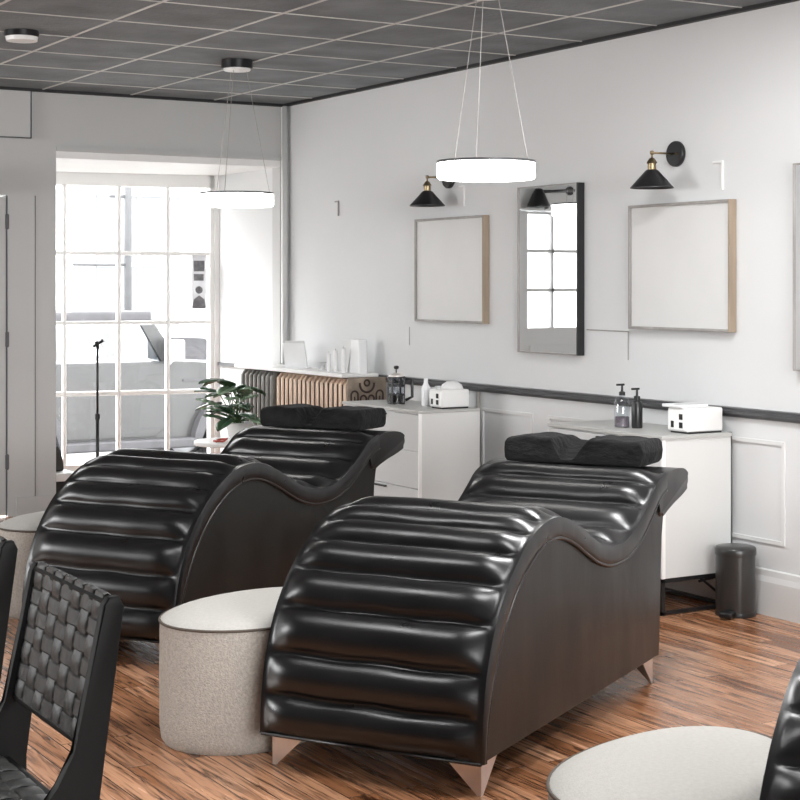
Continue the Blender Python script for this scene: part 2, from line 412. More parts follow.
for yy, z1, lb in ((7.84, .868, 'grey vertical pipe on the wainscot behind the far white cabinet'), (5.745, .80, 'thin dark grey vertical strip on the wainscot above the pedal bin')):  # the one above the bin is just a thin dark strip
    tag(MB().tube([(XR - .016, yy, .21), (XR - .016, yy, z1)], .012, 10).build('wall_upright', M['framelight'] if z1 > .85 else M['polegrey'], smooth=True), lb, 'pipe')

# ------------------------------------------------------------------ shop window (slanted)
win = struct(bpy.data.objects.new('window_1', None), 'white multi pane shop window'); COL.objects.link(win)
win.location = GP; win.rotation_euler = (0, 0, math.atan2(GD.y, GD.x))   # local x runs to the left along the glass, local +y points into the room
WLn = 1.62
fr = MB()
fr.box(-.02, .05, -.05, .05, 0, OZ).box(1.50, 1.64, -.05, .05, 0, OZ)
fr.box(0, WLn, -.05, .05, 2.205, OZ).box(0, WLn, -.06, .07, 0, .12).box(0, WLn, -.05, .05, .12, .165)
fr.box(-.02, .02, .05, .075, 0, OZ)
fr.build('window_frame', M['white'], win)
mu = MB()
for x, ww in ((.366, .013), (.732, .013), (1.130, .013), (1.32, .013)):
    mu.box(x - ww, x + ww, -.03, .035, .165, 2.205, .004)
for z, ww in ((1.712, .013), (1.200, .013), (.681, .016)):
    mu.box(.05, 1.50, -.028, .033, z - ww, z + ww, .004)
mu.build('muntin', M['white'], win)
MB().box(.05, 1.5, -.004, .0, .165, 2.205).build('pane', M['glass'], win)
# poster stuck to the glass
po = thing('window_poster', (GP + GD * .125), math.atan2(GD.y, GD.x), 'narrow grey poster with a portrait stuck on the right pane of the shop window', 'poster')
MB().box(-.055, .055, .004, .008, 1.30, 1.70).build('sheet', M['posterpaper'], po)
for q_ in ((-.04, .04, 1.58, 1.66), (-.035, .04, 1.51, 1.56), (-.05, .05, 1.302, 1.325)):
    MB().box(q_[0], q_[1], .008, .0095, q_[2], q_[3]).build('text_block', M['posterink'], po)
MB().lathe([(0, 0), (.028, 0), (.028, .002), (0, .002)], 20, Matrix.Translation((0, .008, 1.44)) @ Matrix.Rotation(-PI / 2, 4, 'X')).prism([(-.05, 1.31), (.05, 1.31), (.04, 1.37), (.0, 1.40), (-.04, 1.37)], .008, .010, 'y').build('portrait', M['posterink'], po)

# ------------------------------------------------------------------ glazed door in the back wall
dr = struct(bpy.data.objects.new('door_1', None), 'grey white door with six panes, hinged on the right'); COL.objects.link(dr)
dr.location = (DX0, YB, 0)
W = DX1 - DX0
sl = MB()
px0, px1 = 2.54 - DX0, 3.035 - DX0
sl.box(.012, px0, .01, .055, .01, DZ - .012).box(px1, W - .012, .01, .055, .01, DZ - .012).box(px0, px1, .01, .055, .01, 1.15).box(px0, px1, .01, .055, 2.02, DZ - .012)
pmid = 2.80 - DX0
sl.box(pmid - .012, pmid + .012, .01, .055, 1.15, 2.02)
for z in (1.439, 1.738): sl.box(px0, px1, .01, .055, z - .012, z + .012)
sl.box(px0 + .02, px1 - .02, .004, .012, .25, 1.02, .003)
sl.build('door_leaf', M['wall_grey'], dr)
MB().box(px0, px1, .03, .034, 1.15, 2.02).build('pane', M['glass'], dr)
MB().box(W - .010, W - .006, -.002, .02, 0, DZ).box(0.0, W - .006, -.002, .02, DZ - .010, DZ - .006).build('door_gap', M['rail'], dr)
for z in (1.88, 1.13, .35):
    h = MB().tube([(W - .006, -.008, z - .05), (W - .006, -.008, z + .05)], .007, 10).box(W - .018, W + .006, -.004, .0, z - .045, z + .045)
    h.build('hinge', M['polegrey'], dr)
MB().tube([(.06, .01, 1.0), (.06, -.05, 1.0), (.16, -.05, 1.0)], .009, 10).build('door_handle', M['chrome'], dr)
# black swing arm lamp above the door, seen in the mirror
sw = thing('swing_arm_lamp', (2.65, YB, 2.205), 0, 'black swing arm lamp reflected at the top of the tall mirror', 'lamp')
MB().lathe([(0, 0), (.035, 0), (.035, .015), (0, .018)], 20, Matrix.Rotation(PI / 2, 4, 'X')).build('wall_plate', M['black'], sw, auto=40)
MB().tube([(0, -.01, 0), (.0, -.06, 0), (.18, -.09, -.012), (.33, -.10, -.02)], .012, 10).build('arm', M['black'], sw, smooth=True)
MB().lathe([(0, .10), (.03, .09), (.05, .05), (.085, -.03), (.085, -.05), (.07, -.05), (0, -.03)], 24, Matrix.Translation((.36, -.10, -.09))).build('lamp_shade', M['black'], sw, auto=40)
MB().tube([(.36, -.10, -.02), (.30, -.12, -.15)], .018, 10).build('knob', M['black'], sw, smooth=True)

# ------------------------------------------------------------------ outside
ZS = -.6
gr_ = struct(MB().box(-25, 35, GY + .6, 27, ZS - .2, ZS).build('ground', M['asph']))
struct(MB().box(-25, 35, YB + .9 + .3, 14.3, ZS, ZS + .14).build('ground_pavement', M['pave']))
struct(MB().box(-25, 35, 23.5, 27, ZS, ZS + .14).build('ground_far_pavement', M['pave']))
bd = thing('facade_building', (0, 26.5, ZS), 0, 'pale building with tall windows across the street', 'building')
MB().box(-24, 34, 0, 3, 0, 6).build('wall', M['facade'], bd)
for k in range(-7, 12):
    x = k * 3.0
    MB().box(x - .35, x + .35, -.25, 0, 0, 6, .02).build('pilaster', M['facade'], bd)
    wn = MB().box(x + .75, x + 2.25, -.06, .0, 1.2, 3.6).build('window', M['farglass'], bd)
    MB().box(x + .68, x + 2.32, -.1, -.0, 3.6, 3.75).box(x + .68, x + 2.32, -.16, -.0, 1.05, 1.2).box(x + 1.47, x + 1.53, -.09, -.0, 1.2, 3.6).box(x + .75, x + 1.47, -.085, -.0, 2.4, 2.46).box(x + 1.53, x + 2.25, -.085, -.0, 2.4, 2.46).build('window_surround', M['facade'], wn)
MB().box(-24, 34, -.35, 0, 4.1, 4.45, .03).build('cornice', M['facade'], bd)
# street lamp pole
pl = thing('street_lamp', (7.99, 20.5, ZS), 0, 'slim grey street pole with side arms seen through the window', 'street lamp')
MB().tube([(0, 0, 0), (0, 0, 3.6), (.02, 0, 3.75), (.10, 0, 3.82)], .05, 12).build('pole', M['polegrey'], pl, smooth=True)
MB().tube([(-.75, 0, 2.35), (0, 0, 2.35)], .022, 8).build('side_arm', M['polegrey'], pl, smooth=True)
MB().tube([(-.25, 0, 3.25), (0, 0, 3.25)], .022, 8).build('side_arm', M['polegrey'], pl, smooth=True)

def wheel(root, x, y, r, face=-1):
    wt = MB().lathe([(r * .62, -.11), (r * .92, -.12), (r, -.09), (r, .09), (r * .92, .12), (r * .62, .11)], 40, Matrix.Translation((x, y, r)) @ Matrix.Rotation(PI / 2, 4, 'X'), closed=True).build('tyre', M['tyre'], root, auto=35)
    rm = MB().lathe([(0, .05), (r * .2, .06), (r * .22, .02), (r * .6, .02), (r * .63, .1), (r * .63, -.1), (0, -.1)], 32, Matrix.Translation((x, y, r)) @ Matrix.Rotation(PI / 2, 4, 'X'))
    for k in range(5):
        rm.box(-.035, .035, -.05, -.02 + .01, r * .1, r * .62, .008, Matrix.Translation((x, y - .0 + face * .04, r)) @ Matrix.Rotation(k * 2 * PI / 5, 4, 'Y'))
    rm.build('rim', M['wheel'], wt, auto=35)

def jeep():
    # local: x forward (0 rear .. 4.2 front), y 0 near side (faces the shop) .. 1.75, z up
    r = thing('off_road_car', (4.05, 15.9, ZS), 0, 'boxy grey off road car parked right outside the shop window', 'car')
    W_ = 1.75
    b = MB()
    arch = lambda cx, R: [(cx - R * math.cos(a), .38 + R * math.sin(a)) for a in [PI * k / 12 for k in range(13)]]
    prof = [(0, .48)] + arch(.85, .5) + [(1.5, .48), (2.7, .48)] + arch(3.45, .5) + [(4.15, .5), (4.15, 1.06), (4.05, 1.20), (2.85, 1.26), (2.75, 1.29), (0, 1.29)]
    b.prism(prof, 0, W_, 'y', .02)
    b.build('body', M['jeep'], r, auto=30)
    # cab frame with window openings
    for y0, y1 in ((.06, .12), (W_ - .12, W_ - .06)):
        for p in ([(0, 1.29), (.09, 1.29), (.14, 1.72), (.05, 1.72)], [(.80, 1.29), (1.12, 1.29), (1.10, 1.72), (.82, 1.72)], [(2.54, 1.29), (2.74, 1.29), (2.40, 1.76), (2.26, 1.76)]):
            MB().prism(p, y0, y1, 'y').build('pillar', M['jeep'], r)
    for x0, x1 in ((1.12, 2.42), (.14, .80)):
        MB().box(x0, x1, .055, .075, 1.29, 1.315).box(x0, x1, .055, .075, 1.67, 1.70).box(x0, x0 + .025, .055, .075, 1.315, 1.67).build('window_outline', M['facade2'], r)  # pale strips added to draw the brightened window outline, no car part
    for x_ in (.95, 2.60):
        MB().box(x_ - .008, x_ + .008, -.006, .0, .52, 1.28).build('door_seam', M['jeeptrim'], r)
    MB().box(2.75, 4.1, -.012, .0, 1.08, 1.10).build('bonnet_seam', M['jeeptrim'], r)
    MB().box(-.02, 2.42, .03, W_ - .03, 1.70, 1.81, .03).build('roof', M['jeeptrim'], r, auto=30)
    MB().box(.05, 2.5, .085, .09, 1.29, 1.70).build('side_window', M['carwin'], r)
    MB().box(.05, 2.3, W_ - .09, W_ - .085, 1.29, 1.70).build('side_window', M['carwin'], r)
    MB().prism([(2.70, 1.29), (2.73, 1.29), (2.36, 1.74), (2.33, 1.74)], .12, W_ - .12, 'y').build('windscreen', M['carwin'], r)
    for (x0, x1) in ((.98, 2.56), (.15, .92)):
        dd = MB().prism([(x0, .58), (x0 + .06, .52), (x1 - .12, .52), (x1, .62), (x1, 1.27), (x0, 1.27)], -.016, .0, 'y', .006).build('door', M['jeep'], r)
        if x0 > .5: front_door = dd
    MB().box(1.06, 1.28, -.05, -.02, 1.08, 1.115, .008).lathe([(0, 0), (.06, 0), (.06, .006), (0, .006)], 20, Matrix.Translation((1.11, -.02, 1.10)) @ Matrix.Rotation(PI / 2, 4, 'X')).build('door_handle', M['facade2'], front_door)
    MB().box(.98 + .4, 2.92, -.12, .02, .40, .50, .02).build('side_step', M['jeeptrim'], r)
    for cx in (.85, 3.45):
        o_ = [(cx - .62 * math.cos(a), .42 + .60 * math.sin(a)) for a in [PI * k / 14 for k in range(15)]]
        i_ = [(cx - .54 * math.cos(a), .42 + .52 * math.sin(a)) for a in [PI * k / 14 for k in range(15)]]
        MB().prism(o_ + i_[::-1], -.12, .08, 'y', .008).build('fender_flare', M['jeeptrim'], r, auto=35)
    m_ = MB().box(2.52, 2.68, -.24, -.04, 1.30, 1.52, .025).tube([(2.6, 0, 1.27), (2.6, -.1, 1.32)], .02, 8)
    m_.build('side_mirror', M['facade2'], r)
    MB().box(4.15, 4.32, .0, W_, .48, .66, .03).build('bumper', M['jeeptrim'], r)
    MB().lathe([(0, 0), (.11, 0), (.11, .03), (0, .05)], 24, Matrix.Translation((4.15, .3, .9)) @ Matrix.Rotation(PI / 2, 4, 'Y')).build('headlamp', M['clear'], r)
    for yy in (.45, 1.3):
        MB().box(1.45, 1.95, yy - .22, yy + .22, .9, 1.1, .05).box(1.35, 1.5, yy - .22, yy + .22, 1.0, 1.5, .05).box(1.38, 1.48, yy - .12, yy + .12, 1.5, 1.66, .04).build('seat', M['jeeptrim'], r, auto=35)
    for cx in (.85, 3.45):
        wheel(r, cx, .12, .40); wheel(r, cx, W_ - .12, .40, 1)
jeep()
def sedan():
    r = thing('parked_car', (7.2, 21.2, ZS), 0, 'white car parked across the street', 'car')
    W_ = 1.7
    arch = lambda cx, R: [(cx - R * math.cos(a), .33 + R * math.sin(a)) for a in [PI * k / 12 for k in range(13)]]
    prof = [(0, .35)] + arch(.85, .38) + arch(3.4, .38) + [(4.3, .35), (4.35, .62), (4.2, .78), (3.2, .92), (.25, .98), (0, .8)]
    MB().prism(prof, 0, W_, 'y', .04).build('body', M['carwhite'], r, auto=30)
    MB().prism([(.35, .95), (.85, 1.38), (1.3, 1.44), (2.3, 1.42), (3.2, .92)], .15, W_ - .15, 'y', .05).build('roof', M['carwhite'], r, auto=30)
    MB().prism([(.6, .98), (.95, 1.32), (1.65, 1.36), (1.65, .97)], .14, .16, 'y').build('side_window', M['jeeptrim'], r)
    MB().prism([(1.75, .97), (1.75, 1.36), (2.25, 1.34), (2.95, .95)], .14, .16, 'y').build('side_window', M['jeeptrim'], r)
    MB().box(-.01, 4.3, -.012, .0, .60, .64).build('side_moulding', M['jeeptrim'], r)
    for cx in (.85, 3.4): wheel(r, cx, .1, .33)
sedan()

# ------------------------------------------------------------------ chaise
HD = math.radians(58)
CW = .745
PIP = [(-.045, .10), (-.036, .18), (-.010, .27), (.03, .36), (.09, .455), (.171, .545), (.274, .618), (.375, .660), (.47, .674), (.56, .664), (.66, .632), (.76, .588), (.86, .545), (.96, .518), (1.05, .508), (1.15, .512), (1.24, .530), (1.32, .562), (1.40, .606), (1.47, .65), (1.53, .687), (1.60, .704)]
pip = catmull(PIP, 8)
def offset(curve, d):
    out = []
    for i, p in enumerate(curve):
        a = curve[max(i - 1, 0)]; b = curve[min(i + 1, len(curve) - 1)]
        tx, tz = b[0] - a[0], b[1] - a[1]; l = math.hypot(tx, tz)
        out.append((p[0] - tz / l * d, p[1] + tx / l * d))
    return out
def offv(i):
    t = min(1, i / 34.0); t = t * t * (3 - 2 * t)
    return .026 + .040 * t
outc = []
for i in range(len(pip)):
    outc.append(offset(pip, offv(i))[i])
def arclen(c):
    s = [0]
    for i in range(1, len(c)): s.append(s[-1] + math.hypot(c[i][0] - c[i - 1][0], c[i][1] - c[i - 1][1]))
    return s
SL = arclen(outc)
def at_s(c, S, s):
    s = max(0, min(S[-1], s))
    for i in range(1, len(S)):
        if s <= S[i] + 1e-9:
            t = (s - S[i - 1]) / max(1e-9, S[i] - S[i - 1]); a, b = c[i - 1], c[i]
            n = Vector((-(b[1] - a[1]), b[0] - a[0])).normalized()
            # smooth the normal over neighbours
            a2 = c[max(i - 3, 0)]; b2 = c[min(i + 2, len(c) - 1)]
            n = Vector((-(b2[1] - a2[1]), b2[0] - a2[0])).normalized()
            return (a[0] + (b[0] - a[0]) * t, a[1] + (b[1] - a[1]) * t), n
# where the seams between the ribs lie on the side profile
SEAM_UZ = [(-.07, .226), (-.042, .350), (.014, .482), (.101, .60), (.205, .672), (.31, .722), (.41, .745), (.53, .735), (.66, .694), (.80, .63), (.945, .58), (1.09, .576), (1.22, .618), (1.36, .69), (1.485, .742)]
def nearest_s(p):
    return SL[min(range(len(outc)), key=lambda i: (outc[i][0] - p[0]) ** 2 + (outc[i][1] - p[1]) ** 2)]
SEAMS = [0] + [nearest_s(p) for p in SEAM_UZ] + [SL[-1]]
NT = len(SEAMS) - 1
PER = 12
def seam_t(a):
    x = a * NT; k = min(NT - 1, int(x)); t = x - k
    return SEAMS[k] + (SEAMS[k + 1] - SEAMS[k]) * t, k, t
def pip_frac(s):
    for i in range(1, len(SL)):
        if s <= SL[i]: return i - 1 + (s - SL[i - 1]) / max(1e-9, SL[i] - SL[i - 1])
    return len(SL) - 1
def make_chaise(label):
    # local x runs from the low front end to the head end, local y from 0 (right side) to +CW (left side)
    r = thing('wave_lounger', (0, 0, 0), 0, label, 'lounger', 'black leather wave loungers')
    body = MB().prism(pip + [(1.60, .66), (1.57, .60), (1.555, .54), (1.54, .30), (1.53, .10)], .006, CW - .006, 'y', .004)
    body.build('side_body', M['leather_side'], r, auto=40)
    rr = random.Random(3)
    jit = [[rr.uniform(-1, 1) for _ in range(8)] for _ in range(NT)]
    nv = 37
    vv = [.5 - .5 * math.cos(PI * j / (nv - 1)) for j in range(nv)]
    def fn(a, b):
        s, k, t = seam_t(a)
        # crowd the samples near the seams
        p, n = at_s(outc, SL, s)
        v = vv[round(b * (nv - 1))]
        ed = max(0, min(v, 1 - v) * CW - .016)
        e = math.sin(PI / 2 * min(1, ed / .095)) ** .9
        sh = max(0, math.sin(PI * t)) ** .55
        sag = 1 + .10 * math.sin(v * 9 + jit[k][0] * 3) * .5 + .05 * jit[k][1]
        amp = (.030 + .003 * min(1, a * 3)) * sag * min(1.1, (SEAMS[k + 1] - SEAMS[k]) / .125)
        h = amp * sh * e - .011 * min(1, ed / .03) * (1 - sh)
        wob = .0035 * math.sin(v * 17 + jit[k][2] * 6) * (1 - sh)
        yy = v * CW
        
        return (p[0] + n[0] * h + wob * n[1], yy, p[1] + n[1] * h - wob * n[0])
    q = MB().grid(fn, NT * PER + 1, nv)
    # side bands down to the piping, with a gentle crease at every seam
    m = len(outc)
    for y0, sgn in ((0, -1), (CW, 1)):
        def sb(a, b, y0=y0, sgn=sgn):
            s, k_, t = seam_t(a); p, n = at_s(outc, SL, s); dd_ = offv(pip_frac(s)); pi_ = (p[0] - n[0] * dd_, p[1] - n[1] * dd_)
            sh = max(0, math.sin(PI * t)) ** .6
            bul = math.sin(PI * b) ** .7 * (.006 + .001 * sh) + .002
            top = 0
            return (pi_[0] + (p[0] + n[0] * top - pi_[0]) * b, y0 + sgn * bul - sgn * .002, pi_[1] + (p[1] + n[1] * top - pi_[1]) * b)
        q.grid(sb, NT * 8 + 1, 7)
    # closing faces at both ends
    a, na = at_s(outc, SL, 0)
    q.box(PIP[0][0] - .028, PIP[0][0] + .0, .004, CW - .004, .098, .106)
    qo = q.build('ribbed_cushion', M['leather'], r, smooth=True)
    pp_ = MB()
    for y_ in (.001, CW - .001):
        pp_.tube([(p[0], y_, p[1]) for p in pip[::2]], .0065, 8)
    pp_.build('piping', M['leather'], r, smooth=True)
    hs = catmull([(1.49, .69), (1.515, .728), (1.57, .756), (1.66, .774), (1.78, .770), (1.845, .750), (1.868, .722), (1.85, .690), (1.78, .668), (1.68, .648), (1.60, .628), (1.53, .61), (1.51, .65), (1.49, .69)], 5)[:-1]
    MB().prism(hs, -.004, CW + .004, 'y', .018).build('headrest', M['leather'], r, auto=35)
    for (cx, cy, sx, sy) in ((-.03, .02, 1, 1), (-.03, CW - .02, 1, -1), (1.50, .02, -1, 1), (1.50, CW - .02, -1, -1)):
        lg = MB()
        for ax in (0, 1):
            P_ = [(0, .1), (.12, .1), (.12, .094), (.06, .084), (.027, .064), (.017, .038), (.013, 0), (0, 0)]
            if ax == 0: lg.prism([(cx + sx * a_, b_) for a_, b_ in P_], cy, cy + sy * .012, 'y')
            else: lg.prism([(cy + sy * a_, b_) for a_, b_ in P_], cx, cx + sx * .012, 'x')
        lg.build('leg', M['chrome'], r)
    return r
rzc = PI / 2 - HD
ch = make_chaise('nearest whole black ribbed leather wave lounger, in the middle of the floor')
ch.location = (2.66, 3.967, 0); ch.rotation_euler = (0, 0, rzc)
CH2 = (2.53, 5.90)
dup(ch, (CH2[0], CH2[1], 0), rzc, 'farther black ribbed leather wave lounger, near the shop window')
CH3 = (2.46, 1.61)
dup(ch, (CH3[0], CH3[1], 0), rzc, 'black ribbed leather wave lounger cut off at the right edge')

# pillows
def make_pillow(label):
    r = thing('contour_pillow', (0, 0, 0), 0, label, 'pillow', 'black plush contour pillows on the headrests')
    LW, LU = .575, .27
    def ss(a, b, x):
        t = max(0, min(1, (x - a) / (b - a))); return t * t * (3 - 2 * t)
    def notch(v): return ss(.36, .53, v) * (1 - ss(.585, .66, v))
    def topz(u, v):    # u 0 front .. 1 back, v 0 right .. 1 left
        c = notch(v)
        lobe = .100 + .010 * ss(.2, .0, abs(v - .82)) + .005 * math.sin(v * 5)
        return max(.016, lobe * (1 - c * (.84 - .62 * ss(0, .8, u))) * (1 - .06 * u) + .002 * math.sin(v * 31 + u * 9))
    nv_ = 72
    def shell(a, b):
        # a 0..1 goes round the section in u, b across
        u = a; v = b
        return None
    mb = MB()
    def f(a, b):
        v = b
        ev = min(v, 1 - v)
        pinch = 1 - (1 - min(1, ev / .045)) ** 4
        pinch = max(pinch, .02)
        ang = 2 * PI * a
        # super-ellipse section
        cu, su = math.cos(ang), math.sin(ang)
        ex = .22
        U = .5 + .5 * math.copysign(abs(cu) ** ex, cu)
        Z = .5 + .5 * math.copysign(abs(su) ** ex, su)
        c = notch(v)
        uu = (U - .5) * (.86 + .14 * pinch) + .5
        x = uu * LU + (1 - U) * c * .03
        z = topz(uu, v) * ((Z - .5) * pinch + .5) if True else 0
        z = z if Z > .5 else topz(uu, v) * .5 * (1 - pinch) + 0.0 + topz(uu, v) * Z * pinch
        return (x, (v - .5) * LW, z)
    mb.grid(f, 48, nv_, cu=True)
    bm = mb.bm
    bmesh.ops.holes_fill(bm, edges=[e for e in bm.edges if e.is_boundary], sides=0)
    mb.build('plush_cover', M['fur'], r, smooth=True)
    return r
def on_chaise(o, u, v):
    d = Vector((math.sin(HD), math.cos(HD))); wv = Vector((-math.cos(HD), math.sin(HD)))
    return (o[0] + d.x * u + wv.x * v, o[1] + d.y * u + wv.y * v)
p1 = make_pillow('black plush contour pillow on the nearest whole lounger')
x_, y_ = on_chaise((2.66, 3.967), 1.60, .385)
p1.location = (x_, y_, .780); p1.rotation_euler = (0, 0, rzc)
x_, y_ = on_chaise(CH2, 1.60, .385)
dup(p1, (x_, y_, .780), rzc, 'black plush contour pillow on the farther lounger, before the radiator')

# ------------------------------------------------------------------ pebble ottomans
def make_ottoman(label):
    r = thing('pebble_ottoman', (0, 0, 0), 0, label, 'ottoman', 'beige boucle ottomans between the loungers')
    n = 64
    def rad(th):
        return (1 + .04 * math.cos(2 * th + .6) + .03 * math.cos(3 * th))
    A, B = .375, .262
    def f(a, b):
        th = 2 * PI * a; k = rad(th)
        prof = [(0.955, 0.0), (.985, .015), (1.0, .05), (1.004, .2), (1.0, .36), (.997, .385), (.985, .395)]
        i = b * (len(prof) - 1); i0 = min(int(i), len(prof) - 2); t = i - i0
        s = prof[i0][0] + (prof[i0 + 1][0] - prof[i0][0]) * t; z = prof[i0][1] + (prof[i0 + 1][1] - prof[i0][1]) * t
        return (A * k * s * math.cos(th), B * k * s * math.sin(th), z)
    MB().grid(f, n, 13, cu=True).build('side_cover', M['boucle'], r, smooth=True)
    def ft(a, b):
        th = 2 * PI * a; k = rad(th); s = 1.0 * math.sin(PI / 2 * (1 - b)) if b < 1 else 1e-4
        z = .392 + .030 * (1 - s ** 6)
        return (A * k * s * math.cos(th), B * k * s * math.sin(th), z)
    MB().grid(ft, n, 14, cu=True).build('top_cushion', M['boucle_lit_top'], r, smooth=True)
    MB().tube([(A * rad(t) * 1.0 * math.cos(t), B * rad(t) * 1.0 * math.sin(t), .391) for t in [2 * PI * k / n for k in range(n)]], .0045, 8, closed=True).build('seam_piping', M['seam'], r, smooth=True)
    return r
oa = PI / 2 - HD
o1 = make_ottoman('beige boucle ottoman between the two whole loungers')
X1, Y1 = room(-.48, 5.5)
o1.location = (X1, Y1, 0); o1.rotation_euler = (0, 0, oa)
X2, Y2 = room(-1.52, 7.6)
dup(o1, (X2, Y2, 0), oa, 'beige boucle ottoman at the left edge behind the farther lounger')
X3, Y3 = room(.62, 3.66)
dup(o1, (X3, Y3, 0), oa, 'beige boucle ottoman at the bottom edge, right of the nearest whole lounger')

# ------------------------------------------------------------------ woven chairs
def ribbon(mb, pts, nrm, wdir, wd, th=.0022):
    """a strap along pts, wdir = width direction, nrm = thickness direction"""
    P = [Vector(p) for p in pts]; w_ = Vector(wdir) * wd / 2; bm = bmesh.new(); rows = []
    for i, p in enumerate(P):
        t = (P[min(i + 1, len(P) - 1)] - P[max(i - 1, 0)]).normalized(); n_ = w_.normalized().cross(t)
        rows.append([bm.verts.new(p + w_ + n_ * 0), bm.verts.new(p + w_ * .8 + n_ * th), bm.verts.new(p - w_ * .8 + n_ * th), bm.verts.new(p - w_), bm.verts.new(p - w_ * .8 - n_ * th), bm.verts.new(p + w_ * .8 - n_ * th)])
    for i in range(len(P) - 1):
        for k in range(6): bm.faces.new((rows[i][k], rows[i][(k + 1) % 6], rows[i + 1][(k + 1) % 6], rows[i + 1][k]))
    bm.faces.new(rows[0]); bm.faces.new(rows[-1])
    mb._add(bm)
def make_chair(label):
    # local x to the right, local y towards the back, origin on the floor under the rear edge of the seat
    r = thing('woven_leather_chair', (0, 0, 0), 0, label, 'chair', 'black chairs with woven leather straps')
    W2 = .232; T = .026
    yb = lambda z: .0 + (z - .44) * .18          # centre line of the rear post
    for sg in (-1, 1):
        x0, x1 = (sg * W2 - T / 2, sg * W2 + T / 2)
        s_ = MB()
        pts = [(yb(.02) + .13, 0), (yb(.44) - .03, .40)]
        post = [(.075, 0), (.045, .40), (.045 + .0, .44), (yb(.85) + .026, .838), (yb(.85) + .016, .858), (yb(.85) - .005, .858), (yb(.85) - .017, .842), (yb(.58) - .024, .56), (-.035, .50), (-.06, .462), (-.10, .445), (-.45, .455), (-.47, .44), (-.47, .40), (-.10, .392), (-.03, .37), (-.005, .32), (.035, 0)]
        s_.prism(post, x0, x1, 'x', .004)
        s_.build('side_frame', M['darkwood'], r, auto=35)
        MB().prism([(-.47, .42), (-.425, .42), (-.435, 0), (-.465, 0)], x0, x1, 'x', .003).build('leg', M['darkwood'], r, auto=35)
    for z_ in (.843, .572):
        MB().tube([(-W2, yb(z_), z_), (W2, yb(z_), z_)], .011, 10).build('back_rail', M['darkwood'], r, auto=35)
    MB().box(-W2, W2, -.465, -.435, .405, .44, .004).build('seat_rail', M['darkwood'], r, auto=35)
    MB().box(-W2, W2, -.02, .01, .40, .44, .004).build('seat_rail', M['darkwood'], r, auto=35)
    # woven backrest
    mb = MB(); nx, nz = 7, 7
    xw = (2 * W2 - T) / nx; z0, z1 = .568, .85; zh = (z1 - z0) / nz
    nrm = Vector((0, -1, .18)).normalized(); upv = Vector((0, .18, 1)).normalized()
    def bp(x, t): return Vector((x, yb(z0) + (t) * (yb(z1) - yb(z0)), z0 + t * (z1 - z0)))
    for i in range(nx):
        x = -W2 + T / 2 + (i + .5) * xw
        pts = []
        for k in range(nz * 6 + 1):
            t = k / (nz * 6); ph = math.cos(PI * (t * nz - .5 + 0) + PI * i + PI / 2)
            pts.append(bp(x, t) + nrm * (.0060 + .0030 * math.sin(PI * (t * nz) + PI * i)))
        # wrap over the top rail and back down behind
        for a in (0.25, .5, .75, 1.0):
            pts.append(bp(x, 1) + nrm * (.009 * math.cos(PI * a)) + upv * (.011 * math.sin(PI * a)))
        pts.append(bp(x, .9) - nrm * .010); pts.append(bp(x, .1) - nrm * .010)
        ribbon(mb, pts, nrm, (1, 0, 0), xw * .87)
    for j in range(nz):
        tz = (j + .5) / nz; pts = []
        for k in range(nx * 6 + 1):
            xx = -W2 + T / 2 + k / (nx * 6) * xw * nx
            pts.append(bp(xx, tz) + nrm * (.0055 - .0045 * math.sin(PI * (tz * nz)) * math.sin(PI * (k / 6.0 - .5 + .5)) * (1 if 1 else 0) * 1.0))
        pts2 = []
        for k in range(nx * 6 + 1):
            f_ = k / 6.0; i = min(nx - 1, int(f_)); 
            over = math.sin(PI * (tz * nz) + PI * (f_ - .5))
            xx = -W2 + T / 2 + f_ * xw
            pts2.append(bp(xx, tz) + nrm * (.0060 - .0030 * over))
        ribbon(mb, pts2, nrm, upv, zh * .88)
    mb.build('woven_backrest', M['strap'], r, auto=22)
    # woven seat
    ms = MB(); ny = 8; yl = .40 / ny
    for i in range(nx):
        x = -W2 + T / 2 + (i + .5) * xw
        pts = [(x, -.44 + k / 48 * .43, .443 + .004 * math.sin(PI * (k / 6) + PI * i)) for k in range(49)]
        ribbon(ms, pts, None, (1, 0, 0), xw * .93)
    for j in range(ny):
        yy = -.44 + (j + .5) * .43 / ny
        pts = [(-W2 + T / 2 + k / 42 * xw * nx, yy, .443 - .004 * math.sin(PI * (j + .5) + PI * (k / 6 - .5))) for k in range(43)]
        ribbon(ms, pts, None, (0, 1, 0), .43 / ny * .93)
    ms.build('woven_seat', M['strap'], r, auto=40)
    return r
c1 = make_chair('black woven leather strap chair in the lower left foreground')
cx, cy = room(-.752, 3.42)
c1.location = (cx, cy, 0); c1.rotation_euler = (0, 0, math.radians(-90.8))
cx2, cy2 = room(-.76 - .365, 3.425 + .70)
dup(c1, (cx2, cy2, 0), math.radians(-90.8), 'black woven strap chair cut off at the left edge')

